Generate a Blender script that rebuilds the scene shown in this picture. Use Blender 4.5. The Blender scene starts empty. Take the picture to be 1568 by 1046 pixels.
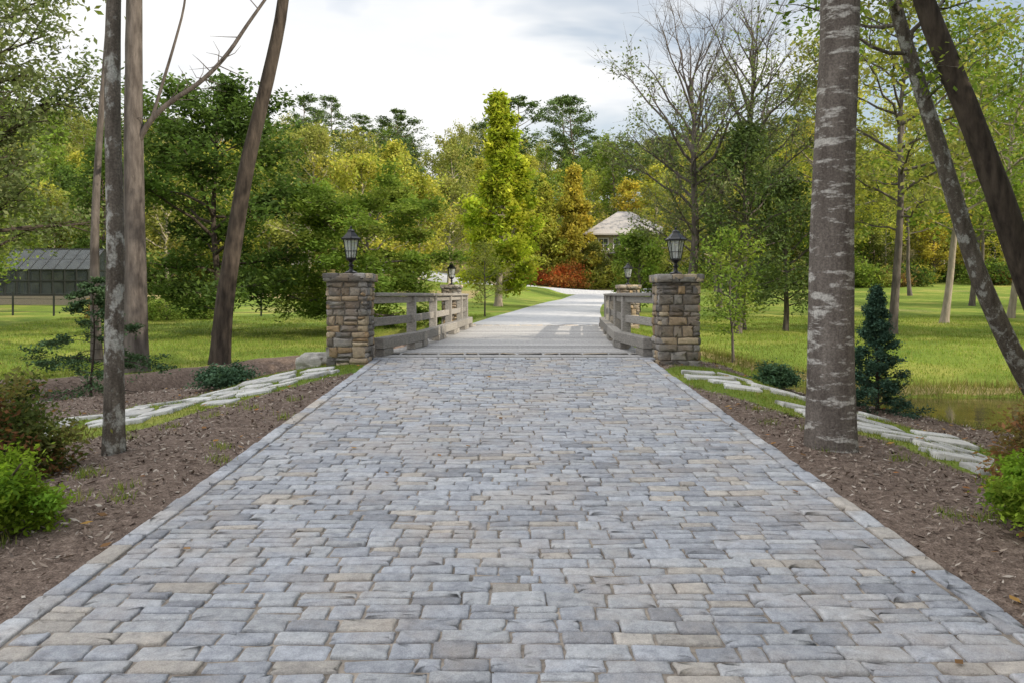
import bpy, math, random, time
import numpy as np
from mathutils import Vector, noise as mnoise
random.seed(3)
rng = np.random.default_rng(11)
scene = bpy.context.scene

# ---------------------------------------------------------------- utilities
def smooth(a, b, x):
    t = np.clip((np.asarray(x, float) - a) / (b - a), 0, 1)
    return t * t * (3 - 2 * t)

def link(o, parent=None):
    scene.collection.objects.link(o)
    if parent: o.parent = parent
    return o

def empty(name, loc=(0, 0, 0)):
    e = bpy.data.objects.new(name, None); e.location = loc; e.empty_display_size = .3
    return link(e)

class MB:
    def __init__(s): s.v=[]; s.c=[]; s.f=[]; s.m=[]; s.n=0
    def add(s, v, f, col=(.5,.5,.5), mat=0):
        v=np.asarray(v,float); f=np.asarray(f,int)
        col=np.asarray(col,float)
        if col.ndim==1: col=np.tile(col,(len(v),1))
        s.v.append(v); s.c.append(col); s.f.append(f+s.n); s.m.append(np.full(len(f),mat)); s.n+=len(v)
    def mesh(s, name, mats, sm=True):
        me=bpy.data.meshes.new(name)
        v=np.concatenate(s.v); c=np.concatenate(s.c)
        loops=np.concatenate([f.ravel() for f in s.f])
        tot=np.concatenate([np.full(len(f),f.shape[1]) for f in s.f])
        st=np.concatenate([[0],np.cumsum(tot)[:-1]])
        me.vertices.add(len(v)); me.vertices.foreach_set('co',v.astype(np.float32).ravel())
        me.loops.add(len(loops)); me.loops.foreach_set('vertex_index',loops.astype(np.int32))
        me.polygons.add(len(tot)); me.polygons.foreach_set('loop_start',st.astype(np.int32))
        for m in mats: me.materials.append(m)
        me.update(calc_edges=True)
        me.polygons.foreach_set('material_index',np.concatenate(s.m).astype(np.int32))
        me.polygons.foreach_set('use_smooth',np.full(len(tot),sm))
        a=me.color_attributes.new('Col','FLOAT_COLOR','POINT')
        a.data.foreach_set('color',np.hstack([c,np.ones((len(c),1))]).astype(np.float32).ravel())
        me.update()
        return me
    def obj(s, name, mats, parent=None, sm=True, loc=(0,0,0)):
        if not isinstance(mats,(list,tuple)): mats=[mats]
        o=bpy.data.objects.new(name,s.mesh(name,mats,sm)); o.location=loc
        return link(o,parent)

def box(mb, c, d, ax=None, col=(.5,.5,.5), mat=0):
    c=np.array(c,float); d=np.array(d,float)/2
    A=np.eye(3) if ax is None else np.array(ax,float)
    v=[]
    for z in(-1,1):
        for y in(-1,1):
            for x in(-1,1): v.append(c+A[0]*x*d[0]+A[1]*y*d[1]+A[2]*z*d[2])
    mb.add(v,[[0,2,3,1],[4,5,7,6],[0,1,5,4],[2,6,7,3],[0,4,6,2],[1,3,7,5]],col,mat)

def bbox(mb, c, d, ax=None, col=(.5,.5,.5), mat=0, bv=.01):
    """box with chamfered edges"""
    c=np.array(c,float); d=np.array(d,float)/2; bv=min(bv,*(d*.45))
    A=np.eye(3) if ax is None else np.array(ax,float)
    V=[];idx={}
    for z in(-1,1):
        for y in(-1,1):
            for x in(-1,1):
                for k in range(3):
                    s=np.array([x,y,z],float)*(d-bv); s[k]=[x,y,z][k]*d[k]
                    idx[(x,y,z,k)]=len(V); V.append(c+s@A)
    F4=[];F3=[]
    for k in range(3):
        a,b=[i for i in range(3) if i!=k]
        for sg in(-1,1):
            q=[]
            for (p,r) in((-1,-1),(1,-1),(1,1),(-1,1)):
                t=[0,0,0]; t[k]=sg; t[a]=p; t[b]=r; q.append(idx[(*t,k)])
            if (sg>0)^(k==1): F4.append(q)
            else: F4.append(q[::-1])
    for e in range(3):
        a,b=[i for i in range(3) if i!=e]
        for p in(-1,1):
            for r in(-1,1):
                t1=[0,0,0];t1[e]=-1;t1[a]=p;t1[b]=r;t2=list(t1);t2[e]=1
                F4.append([idx[(*t1,a)],idx[(*t2,a)],idx[(*t2,b)],idx[(*t1,b)]])
    for z in(-1,1):
        for y in(-1,1):
            for x in(-1,1): F3.append([idx[(x,y,z,k)] for k in range(3)])
    n0=mb.n
    mb.add(V,F4,col,mat)
    mb.f.append(np.array(F3)+n0); mb.m.append(np.full(8,mat))

def beam(mb,p0,p1,w,h,col=(.5,.5,.5),mat=0,bv=.01):
    p0=np.array(p0,float);p1=np.array(p1,float);d=p1-p0;L=np.linalg.norm(d);x=d/L
    up=np.array([0,0,1.]) if abs(x[2])<.95 else np.array([0,1.,0])
    y=np.cross(up,x);y/=np.linalg.norm(y);z=np.cross(x,y)
    bbox(mb,(p0+p1)/2,(L,w,h),(x,y,z),col,mat,bv)

def chaikin(p,n=2):
    p=np.asarray(p,float)
    for _ in range(n):
        q=np.empty((2*len(p)-2,p.shape[1])); q[0::2]=.75*p[:-1]+.25*p[1:]; q[1::2]=.25*p[:-1]+.75*p[1:]
        p=np.vstack([p[:1],q,p[-1:]])
    return p

def tube(mb,pts,rad,sides=6,col=(.2,.16,.12),mat=0,wob=0.0):
    pts=np.asarray(pts,float); n=len(pts); rad=np.broadcast_to(np.asarray(rad,float),(n,))
    t=np.gradient(pts,axis=0); t/=np.linalg.norm(t,axis=1)[:,None]+1e-9
    r=np.array([1.,0,0]) if abs(t[0][0])<.7 else np.array([0,1.,0])
    U=np.empty((n,3)); 
    for i in range(n):
        r=r-t[i]*np.dot(r,t[i]); r/=np.linalg.norm(r)+1e-9; U[i]=r
    W=np.cross(t,U)
    a=np.linspace(0,2*np.pi,sides,endpoint=False)
    R=rad[:,None]*np.ones((1,sides))
    if wob: R=R*(1+wob*np.sin(a*3+rng.uniform(0,6))[None,:]*.6+wob*rng.normal(0,.5,(n,sides)))
    V=pts[:,None,:]+R[...,None]*(np.cos(a)[None,:,None]*U[:,None,:]+np.sin(a)[None,:,None]*W[:,None,:])
    i=np.arange(n-1)[:,None]*sides; j=np.arange(sides)[None,:]; k=(j+1)%sides
    F=np.stack([i+j,i+k,i+sides+k,i+sides+j],-1).reshape(-1,4)
    mb.add(V.reshape(-1,3),F,col,mat)

def lathe(mb,cx,cy,prof,sides=16,col=(.02,.02,.02),mat=0,rot=0):
    a=np.linspace(0,2*np.pi,sides,endpoint=False)+rot; P=np.array(prof,float); n=len(P)
    V=np.stack([cx+P[:,0][:,None]*np.cos(a),cy+P[:,0][:,None]*np.sin(a),np.repeat(P[:,1][:,None],sides,1)],-1).reshape(-1,3)
    i=np.arange(n-1)[:,None]*sides; j=np.arange(sides)[None,:]; k=(j+1)%sides
    mb.add(V,np.stack([i+j,i+k,i+sides+k,i+sides+j],-1).reshape(-1,4),col,mat)

def leaves(mb,C,size,col,up=.4,w=.5,mat=0,flat=None):
    n=len(C)
    if n==0:return
    N=rng.normal(0,1,(n,3)); N[:,2]=np.abs(N[:,2])+up; N/=np.linalg.norm(N,axis=1)[:,None]
    if flat is not None: N=N*(1-flat)+np.array([0,0,1.])*flat; N/=np.linalg.norm(N,axis=1)[:,None]
    T=np.cross(N,rng.normal(0,1,(n,3))); T/=np.linalg.norm(T,axis=1)[:,None]
    B=np.cross(N,T); s=(np.asarray(size)*rng.uniform(.6,1.3,n))[:,None]
    V=np.stack([C-T*s,C-B*s*w+T*s*.1,C+T*s,C+B*s*w+T*s*.1],1).reshape(-1,3)
    mb.add(V,np.arange(4*n).reshape(n,4),np.repeat(col,4,0),mat)

# ---------------------------------------------------------------- materials
def newmat(name,rough=.8,spec=.3):
    m=bpy.data.materials.new(name); m.use_nodes=True; nt=m.node_tree
    b=nt.nodes['Principled BSDF']; b.inputs['Roughness'].default_value=rough
    b.inputs['Specular IOR Level'].default_value=spec
    return m,nt,b
def N(nt,t,**k):
    n=nt.nodes.new(t)
    for a,v in k.items(): setattr(n,a,v)
    return n
def noise(nt,scale,detail=4,vec=None,rough=.55,sc=None):
    n=N(nt,'ShaderNodeTexNoise'); n.inputs['Scale'].default_value=scale; n.inputs['Detail'].default_value=min(detail,5); n.inputs['Roughness'].default_value=rough
    if vec is None:
        vec=N(nt,'ShaderNodeNewGeometry').outputs['Position']
    if sc:
        mp=N(nt,'ShaderNodeMapping'); mp.inputs['Scale'].default_value=sc; nt.links.new(vec,mp.inputs['Vector']); vec=mp.outputs[0]
    nt.links.new(vec,n.inputs['Vector']); return n
def ramp(nt,src,stops):
    r=N(nt,'ShaderNodeValToRGB'); e=r.color_ramp.elements
    while len(e)<len(stops): e.new(.5)
    for i,(p,c) in enumerate(stops):
        e[i].position=p; e[i].color=(*c,1) if len(c)==3 else c
    nt.links.new(src,r.inputs[0]); return r
def mix(nt,a,b,fac,mode='MIX'):
    m=N(nt,'ShaderNodeMix',data_type='RGBA',blend_type=mode)
    for s,i in((fac,0),(a,6),(b,7)):
        if isinstance(s,bpy.types.NodeSocket): nt.links.new(s,m.inputs[i])
        elif i==0: m.inputs[0].default_value=s
        else: m.inputs[i].default_value=(*s,1)
    return m.outputs[2]
def bump(nt,b,h,st=.5,dist=.01):
    n=N(nt,'ShaderNodeBump'); n.inputs['Strength'].default_value=st; n.inputs['Distance'].default_value=dist
    nt.links.new(h,n.inputs['Height']); nt.links.new(n.outputs[0],b.inputs['Normal'])
def attr(nt): return N(nt,'ShaderNodeVertexColor',layer_name='Col').outputs['Color']

def leafmat(name,trans=.4):
    m=bpy.data.materials.new(name); m.use_nodes=True; nt=m.node_tree
    nt.nodes.remove(nt.nodes['Principled BSDF']); c=attr(nt)
    d=N(nt,'ShaderNodeBsdfDiffuse'); nt.links.new(c,d.inputs['Color'])
    t=N(nt,'ShaderNodeBsdfTranslucent'); br=mix(nt,c,(1.35,1.4,.8),1.0,'MULTIPLY'); nt.links.new(br,t.inputs['Color'])
    mx=N(nt,'ShaderNodeMixShader'); mx.inputs[0].default_value=trans
    nt.links.new(d.outputs[0],mx.inputs[1]); nt.links.new(t.outputs[0],mx.inputs[2])
    nt.links.new(mx.outputs[0],nt.nodes['Material Output'].inputs['Surface']); return m
M_leaf=leafmat('leaf_foliage')
M_needle=leafmat('needle_foliage',.15)

def barkmat(name,c1,c2,lich=None,lo=.55,band=False,sc=1.0):
    m,nt,b=newmat(name,.9,.15)
    n1=noise(nt,9*sc,4,sc=(1,1,.22)); col=ramp(nt,n1.outputs[0],[(.3,c1),(.7,c2)]).outputs[0]
    if lich:
        n2=noise(nt,3.2*sc,5,sc=(1,1,3.4) if band else (1,1,.8),rough=.68)
        f=ramp(nt,n2.outputs[0],[(lo,(0,0,0)),(lo+.08,(1,1,1))]).outputs[0]
        col=mix(nt,col,lich,f)
        n4=noise(nt,55,3); col=mix(nt,col,ramp(nt,n4.outputs[0],[(.3,(.5,.5,.5)),(.7,(1.25,1.25,1.25))]).outputs[0],.8,'MULTIPLY')
    nt.links.new(col,b.inputs['Base Color'])
    n3=noise(nt,26*sc,4,sc=(1,1,.25),rough=.7); bump(nt,b,n3.outputs[0],.9,.03); return m
M_bark=barkmat('bark_grey_brown',(.065,.054,.048),(.17,.145,.13))
M_bark_dark=barkmat('bark_dark',(.03,.024,.02),(.095,.075,.06))
M_bark_lich=barkmat('bark_lichen',(.085,.072,.06),(.19,.165,.14),(.40,.40,.375),.52,False,1.6)
M_bark_band=barkmat('bark_banded',(.10,.083,.073),(.205,.178,.157),(.47,.45,.42),.53,True,1.0)
M_bark_pale=barkmat('bark_pale',(.2,.17,.13),(.36,.31,.25))
def plainmat(name,c):
    m=bpy.data.materials.new(name); m.use_nodes=True; nt=m.node_tree; nt.nodes.remove(nt.nodes['Principled BSDF'])
    d=N(nt,'ShaderNodeBsdfDiffuse'); n=noise(nt,2.5,2); nt.links.new(ramp(nt,n.outputs[0],[(.3,tuple(x*.6 for x in c)),(.7,tuple(x*1.35 for x in c))]).outputs[0],d.inputs['Color'])
    nt.links.new(d.outputs[0],nt.nodes['Material Output'].inputs['Surface']); return m
M_bark_far=plainmat('bark_far_brown',(.15,.12,.095)); M_bark_far2=plainmat('bark_far_pale',(.38,.34,.27))

def stonemat(name,noisescale=18,amp=.6,rough=.8,warm=(.36,.29,.22),wf=.25,bd=.006):
    m,nt,b=newmat(name,rough,.3); c=attr(nt)
    n=noise(nt,noisescale,5,rough=.7); r=ramp(nt,n.outputs[0],[(.25,(.55,.55,.57)),(.5,(.98,.98,.98)),(.75,(1.38,1.37,1.33))])
    c=mix(nt,c,r.outputs[0],amp,'MULTIPLY')
    n2=noise(nt,1.3,5,rough=.65); f=ramp(nt,n2.outputs[0],[(.46,(0,0,0)),(.70,(wf,wf,wf))]); c=mix(nt,c,warm,f.outputs[0])
    n5=noise(nt,150,2); c=mix(nt,c,ramp(nt,n5.outputs[0],[(.3,(.68,.68,.68)),(.7,(1.22,1.22,1.22))]).outputs[0],.6,'MULTIPLY')
    nt.links.new(c,b.inputs['Base Color'])
    n3=noise(nt,34,5,rough=.75); bump(nt,b,n3.outputs[0],1.0,bd); return m
M_cobble=stonemat('cobblestone',15,.85,.78,(.46,.385,.32),.5,.015)  # warm patches mix tan stone tone with warm reflected light painted into the colour
M_wallstone=stonemat('wall_stone',14,.9,.85,(.34,.22,.12),.5,.02)
M_flag=stonemat('flagstone',9,.7,.8,(.48,.42,.34),.3,.01)
M_rock=stonemat('rock',6,.7,.9,(.34,.3,.22),.3,.03)

def flatmat(name,c1,c2,scale=20,rough=.8,spec=.3,bs=.3,bd=.005,sc=None,metal=0):
    m,nt,b=newmat(name,rough,spec); n=noise(nt,scale,5,sc=sc,rough=.65)
    nt.links.new(ramp(nt,n.outputs[0],[(.3,c1),(.7,c2)]).outputs[0],b.inputs['Base Color'])
    b.inputs['Metallic'].default_value=metal
    bump(nt,b,n.outputs[0],bs,bd); return m
M_joint=flatmat('joint_sand',(.07,.06,.052),(.38,.33,.28),7,.95,.1,.8,.01)
M_mortar=flatmat('mortar',(.10,.09,.078),(.22,.20,.175),30,.95,.1)
M_iron=flatmat('black_iron',(.008,.008,.01),(.02,.02,.022),60,.4,.5,.15,.001,metal=.3)
M_fence=flatmat('black_fence_metal',(.01,.012,.012),(.02,.022,.02),40,.5,.4)
M_timber,_nt,_b=newmat('weathered_timber',.9,.15)
_c=attr(_nt); _n=noise(_nt,7,5,rough=.7,sc=(3,1.2,6)); _c=mix(_nt,_c,ramp(_nt,_n.outputs[0],[(.25,(.45,.45,.47)),(.7,(1.3,1.28,1.25))]).outputs[0],.9,'MULTIPLY')
_nt.links.new(_c,_b.inputs['Base Color']); bump(_nt,_b,_n.outputs[0],.6,.01)
M_roadfar=flatmat('pale_paving',(.33,.335,.355),(.50,.50,.51),6,.9,.2,.5,.02)
M_glass,_nt,_b=newmat('lantern_glass',.12,.6)
_b.inputs['Base Color'].default_value=(.75,.8,.82,1); _b.inputs['Alpha'].default_value=.38
_n=noise(_nt,30,2); bump(_nt,_b,_n.outputs[0],.1,.002)
M_candle=flatmat('candle_ivory',(.6,.58,.5),(.75,.72,.65),20,.6)
M_water,_nt,_b=newmat('pond_water',.05,.6)
_n=noise(_nt,1.2,3); _nt.links.new(ramp(_nt,_n.outputs[0],[(.3,(.05,.045,.018)),(.7,(.13,.105,.04))]).outputs[0],_b.inputs['Base Color'])
_n2=noise(_nt,7,3); bump(_nt,_b,_n2.outputs[0],.12,.02)

M_ground,nt,b=newmat('ground_soil_grass',.95,.1)
sep=N(nt,'ShaderNodeSeparateColor'); nt.links.new(attr(nt),sep.inputs[0])
g1=noise(nt,.35,4); g2=noise(nt,14,5,rough=.7); g3=noise(nt,90,2)
grass=ramp(nt,g1.outputs[0],[(.3,(.12,.185,.034)),(.50,(.18,.245,.046)),(.68,(.31,.31,.085))]).outputs[0]
grass=mix(nt,grass,ramp(nt,g2.outputs[0],[(.25,(.5,.55,.45)),(.7,(1.3,1.25,1.2))]).outputs[0],.9,'MULTIPLY')
grass=mix(nt,grass,ramp(nt,g3.outputs[0],[(.3,(.6,.65,.55)),(.7,(1.3,1.25,1.2))]).outputs[0],.7,'MULTIPLY')
mul=ramp(nt,g2.outputs[0],[(.3,(.10,.075,.062)),(.55,(.20,.155,.13)),(.75,(.33,.27,.23))]).outputs[0]
mul=mix(nt,mul,ramp(nt,g3.outputs[0],[(.35,(.45,.42,.4)),(.7,(1.5,1.45,1.4))]).outputs[0],.8,'MULTIPLY')
dirt=ramp(nt,g2.outputs[0],[(.3,(.09,.08,.03)),(.6,(.18,.15,.06)),(.8,(.24,.21,.08))]).outputs[0]
dry=ramp(nt,g2.outputs[0],[(.3,(.22,.18,.08)),(.7,(.42,.34,.17))]).outputs[0]
def edge(ch):
    a=N(nt,'ShaderNodeMath',operation='ADD'); nt.links.new(sep.outputs[ch],a.inputs[0])
    s=N(nt,'ShaderNodeMath',operation='MULTIPLY_ADD'); nt.links.new(g2.outputs[0],s.inputs[0]); s.inputs[1].default_value=.9; s.inputs[2].default_value=-.45
    nt.links.new(s.outputs[0],a.inputs[1]); return ramp(nt,a.outputs[0],[(.4,(0,0,0)),(.6,(1,1,1))]).outputs[0]
col=mix(nt,grass,dry,edge(2)); col=mix(nt,col,dirt,edge(1)); col=mix(nt,col,mul,edge(0))
nt.links.new(col,b.inputs['Base Color']); bump(nt,b,g2.outputs[0],.9,.05)

# ---------------------------------------------------------------- terrain
def road_c(y): return np.interp(y,[-30,14,17,29,38,45,52,60,68,77,84,90,100],[0.02,0.02,.15,.88,1.7,2.5,3.3,4.3,5.5,7.2,9.0,11,14])
def road_z(y): return np.interp(y,[-30,-10,4,14.5,29.5,45,60,77,90,100,115],[-1.2,-.6,0,.45,.46,.66,.85,1.15,1.75,2.5,3.6])
def yc(x):
    x=np.asarray(x,float)
    return np.where(x>0,np.maximum(21.5-.09*x*x,14.2),np.maximum(21.3-.075*x*x,13.2))
def hgt(x,y):
    x=np.asarray(x,float); y=np.asarray(y,float)
    L=np.interp(y,[-60,-20,0,4,10,14,20,30,45,55,70,85,100,130,165,200,260,400,900],[-2,-.9,-.25,-.05,0,.02,-.1,.1,.6,1.0,1.6,2.4,3.3,9,18,26,33,34,20])
    side=np.where(y>100,1-.0022*np.clip(x,-120,160),1.0)
    L=np.where(y>100,3.3+(L-3.3)*side,L)
    L=L-.10*np.clip(np.abs(x)-3.6,0,4)*smooth(1,8,y)*(1-smooth(19,26,y))*np.where(x>0,1.25,.5)
    d=np.abs(x-road_c(y)); w=smooth(2.5,5.5,d)
    w=np.where(y>29,smooth(2.2,9,d),w); w=np.where(y>95,np.maximum(w,smooth(95,110,y)),w)
    z=road_z(y)*(1-w)+L*w
    dc=np.abs(y-yc(x)); wid=np.where(x>5,4.6,3.6)
    dep=1.45*(1-smooth(1.6,wid,dc))*(1-smooth(30,45,np.abs(x)))
    z=z-dep
    corr=(1-smooth(2.4,2.9,d))
    z=z-corr*np.where((y>14.2)&(y<29.6),.30,.035)
    bm=smooth(2.6,4,d)
    z=z+bm*(.035*np.sin(x*1.9+y*.7)*np.sin(y*1.3-x*.5)+.02*np.sin(x*4.1+1)*np.sin(y*3.7))
    z=z+smooth(30,120,y)*bm*(.5*np.sin(x*.06+1)*np.sin(y*.05)+.2*np.sin(x*.17+y*.1))*(.3+.7*smooth(60,120,y))
    return z
SL=np.array([[-3.6,13.4],[-4.2,12.2],[-4.9,11.0],[-5.9,9.8],[-7.3,8.9]])
SR=np.array([[3.55,12.7],[3.8,11.4],[4.35,10.0],[4.9,8.6],[5.3,7.0]])
def dpoly(x,y,P):
    d=np.full(np.shape(x),1e9)
    for a,b_ in zip(P[:-1],P[1:]):
        ab=b_-a; t=np.clip(((x-a[0])*ab[0]+(y-a[1])*ab[1])/(ab@ab),0,1)
        d=np.minimum(d,np.hypot(x-a[0]-t*ab[0],y-a[1]-t*ab[1]))
    return d
def stripd(x,y): return np.minimum(dpoly(x,y,SL)-1.2,dpoly(x,y,SR)-1.15)
def mulchmask(x,y):
    m=1-smooth(13.8,14.8,y)
    m=np.where(x<0,1-smooth(-.4,.4,y-(yc(x)+4.4)),m)
    m=np.where((x>0)&(y>13),(1-smooth(15,17,y))*(1-smooth(5.5,7,x)),m)
    m=m*smooth(-.15,.15,stripd(x,y))
    m=m*(1-smooth(6.5,8.5,x)*smooth(6,8,y))
    m=m*(1-smooth(16,22,np.abs(x)))
    return m
def coords(a,segs):
    out=[a]
    for e,st in segs:
        n=max(1,int(round((e-out[-1])/st))); out+=list(np.linspace(out[-1],e,n+1)[1:])
    return np.array(out)
xs=coords(-600,[(-200,50),(-60,7),(-24,1.2),(-12,.4),(12,.2),(24,.5),(60,1.2),(200,7),(600,50)])
ys=coords(-60,[(-8,4),(2,.5),(24,.2),(40,.5),(70,1),(120,2.5),(300,8),(900,60)])
X,Y=np.meshgrid(xs,ys)
Z=hgt(X,Y)
mm=mulchmask(X,Y)
dirtm=np.maximum(smooth(88,104,Y+.12*np.where(X<0,-X,0)+6*np.sin(X*.1)), (1-smooth(2.2,4.4,np.abs(Y-yc(X))))*(Z<-.25)*.8)
dirtm=np.maximum(dirtm,smooth(48,60,-X)*smooth(60,75,Y))
drym=.75*smooth(58,66,Y)*(X<-3)*(1-smooth(70,90,Y))+.5*np.clip(np.sin(X*.35+Y*.2)*np.sin(Y*.23),0,1)*smooth(25,40,Y)
drym=np.maximum(drym,.85*(1-smooth(.35,.6,np.abs(np.abs(Y-yc(X))-4.6)))*(X>4)*(X<25))
mb=MB(); nx=len(xs); ny=len(ys)
i=np.arange(ny-1)[:,None]*nx; j=np.arange(nx-1)[None,:]
mb.add(np.stack([X,Y,Z],-1).reshape(-1,3),np.stack([i+j,i+j+1,i+nx+j+1,i+nx+j],-1).reshape(-1,4),np.stack([mm,dirtm,drym],-1).reshape(-1,3))
mb.obj('ground',M_ground)

WL=-.74
mb=MB(); wx=np.linspace(-40,40,161); V=[];
for x in wx:
    c=float(yc(x)); V+= [(x,c-4.4,WL),(x,c+4.4,WL)]
k=np.arange(160)*2
mb.add(V,np.stack([k,k+2,k+3,k+1],-1)); mb.obj('pond_water',M_water)

def ribbon(mb,pts,w,lift=.03,step=1.5):
    P=chaikin(pts,3); seg=np.hypot(*np.diff(P,axis=0).T); s=np.concatenate([[0],np.cumsum(seg)]); t=np.arange(0,s[-1],step)
    x=np.interp(t,s,P[:,0]);y=np.interp(t,s,P[:,1]);dx=np.gradient(x);dy=np.gradient(y);l=np.hypot(dx,dy)
    zc=np.maximum.reduce([hgt(x+q*w*.5*dy/l,y-q*w*.5*dx/l) for q in(-1,-.5,0,.5,1)])
    zc=np.convolve(np.pad(zc,3,mode='edge'),np.ones(7)/7,'valid')
    R=[]
    for q,dz in((-1.25,-.55),(-1,0),(0,.04),(1,0),(1.25,-.55)):
        px=x+q*w*.5*dy/l; py=y-q*w*.5*dx/l
        R.append(np.stack([px,py,zc+lift+dz],-1))
    V=np.stack(R,1).reshape(-1,3); n=len(t); i=np.arange(n-1)[:,None]*5;j=np.arange(4)[None,:]
    mb.add(V,np.stack([i+j,i+j+1,i+5+j+1,i+5+j],-1).reshape(-1,4))
mb=MB()
yy=np.arange(29.3,89,1.0); V=[]
for y in yy:
    c=float(road_c(y)); w=np.interp(y,[29,45,77,84,90],[5.3,4.8,4.8,5.6,6.5])/2; z=float(road_z(y))+.012
    V+=[(c-w-.5,y,z-.3),(c-w,y,z),(c,y,z+.02),(c+w,y,z),(c+w+.5,y,z-.3)]
i=np.arange(len(yy)-1)[:,None]*5;j=np.arange(4)[None,:]
mb.add(V,np.stack([i+j,i+j+1,i+5+j+1,i+5+j],-1).reshape(-1,4))
mb.obj('driveway_far_section',M_roadfar)
mb=MB(); ribbon(mb,[(20,94),(12,91),(5,92),(-3,97),(-12,106),(-22,111),(-34,110)],5.2,.04)
mb.obj('side_road',M_roadfar)

# ---------------------------------------------------------------- stones
def stone(mb,O,U,V,Nn,a,b_,th,col,edge_in=.012,rnd=.018,jit=.004,bulge=.003,low=.009,tilt=.012,skew=.12):
    r=min(rnd*random.uniform(.6,1.5),a*.3,b_*.3); P=[]
    for cx,cy,a0 in((a/2-r,b_/2-r,0),(-a/2+r,b_/2-r,90),(-a/2+r,-b_/2+r,180),(a/2-r,-b_/2+r,270)):
        for da in(0,45,90):
            t=math.radians(a0+da); P.append((cx+r*math.cos(t),cy+r*math.sin(t)))
        P.append([(0,b_/2),(-a/2,0),(0,-b_/2),(a/2,0)][a0//90])
    P=np.array(P)+rng.normal(0,jit,(16,2)); n=16
    P=P+np.outer(P[:,1]*P[:,0],rng.normal(0,skew,2))/max(a,b_)
    ein3=min(edge_in*3.4,.27*min(a,b_))
    def ring(ein,z,zn):
        sgn=np.stack([np.clip(P[:,0]/(a/2),-1,1),np.clip(P[:,1]/(b_/2),-1,1)],-1)
        Q=P-ein*sgn
        zz=z+rng.normal(0,zn,n)
        return O+Q[:,:1]*U+Q[:,1:]*V+zz[:,None]*Nn
    tl=rng.normal(0,tilt,2)
    R=[ring(0,-th,0),ring(0,-low,.001),ring(edge_in*.5,-low*.25,.0008),ring(edge_in*1.5,bulge*.3,.0006),ring(ein3,bulge,.0008)]
    Vv=np.vstack(R+[ (O+bulge*1.1*Nn)[None]])
    rel=Vv-O; Vv=Vv+((rel@U)*tl[0]+(rel@V)*tl[1])[:,None]*Nn
    j=np.arange(n);k=(j+1)%n
    F=np.vstack([np.stack([q*n+j,q*n+k,(q+1)*n+k,(q+1)*n+j],-1) for q in range(4)])
    n0=mb.n; mb.add(Vv,F,col)
    mb.f.append(np.stack([4*n+j,4*n+k,np.full(n,5*n)],-1)+n0); mb.m.append(np.zeros(n,int))
ex,ey,ez=np.eye(3)
def cobcol():
    t=random.random()
    if t<.5: c=np.array((.365,.38,.42))
    elif t<.80: c=np.array((.41,.42,.445))
    elif t<.9: c=np.array((.42,.39,.36))
    else: c=np.array((.28,.29,.32))
    return c*random.uniform(.82,1.12)
slope=.0429; SU=ex; SV=np.array([0,1,slope]); SV=SV/np.linalg.norm(SV); SN=np.cross(SU,SV)
mb=MB(); y=-1.5
HW=2.5
while y<14.25:
    r=random.uniform(.105,.145) if random.random()<.76 else random.uniform(.155,.19); x=-HW+.15
    first=True
    while x<HW-.15-.03:
        l=random.uniform(.18,.34) if random.random()<.84 else random.uniform(.12,.17)
        if first: l=random.uniform(.1,.28); first=False
        if x+l>HW-.15-.1: l=HW-.15-x
        cells=[(y+r/2,r)]
        if r>.15 and random.random()<.6:
            f=random.uniform(.42,.58); cells=[(y+r*f/2,r*f),(y+r*f+r*(1-f)/2,r*(1-f))]
        for cyy,rr in cells:
            yy_=cyy+.016*math.sin((x+l/2)*1.3+y*.6)+.010*math.sin((x+l/2)*3.1+y*2.3)
            g=random.uniform(.006,.015)
            O=np.array([x+l/2,yy_,slope*(yy_-4)+rng.normal(0,.003)])
            stone(mb,O,SU,SV,SN,l-g,rr-g,.04,cobcol(),rnd=.010,jit=.0032,edge_in=.007,low=.011,tilt=.020,skew=.09,bulge=.002)
        x+=l
    y+=r
for sx in(-1,1):
    y=-1.5
    while y<14.3:
        l=random.uniform(.18,.34); yy_=y+l/2
        O=np.array([sx*(HW-.068+rng.normal(0,.006)),yy_,slope*(yy_-4)+.003])
        stone(mb,O,SU,SV,SN,.135,l-.010,.09,cobcol()*1.08,rnd=.009,edge_in=.007,skew=.05); y+=l
x=-2.75
while x<2.75:
    l=random.uniform(.2,.34); stone(mb,np.array([x+l/2,14.42,.462]),SU,SV,SN,l-.014,.2,.06,cobcol()); x+=l
par=empty('cobblestone_driveway'); mb.obj('paving_stones',M_cobble,par)
mb=MB(); V=[]
for y in np.arange(-1.7,14.6,.3):
    z=slope*(y-4)-.012; V+=[(-HW-.05,y,z-.03),(-HW+.02,y,z),(0,y,z+.001),(HW-.02,y,z),(HW+.05,y,z-.03)]
n=len(V)//5; i=np.arange(n-1)[:,None]*5;j=np.arange(4)[None,:]
mb.add(V,np.stack([i+j,i+j+1,i+5+j+1,i+5+j],-1).reshape(-1,4)); mb.obj('joint_bed',M_joint,par)

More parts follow.
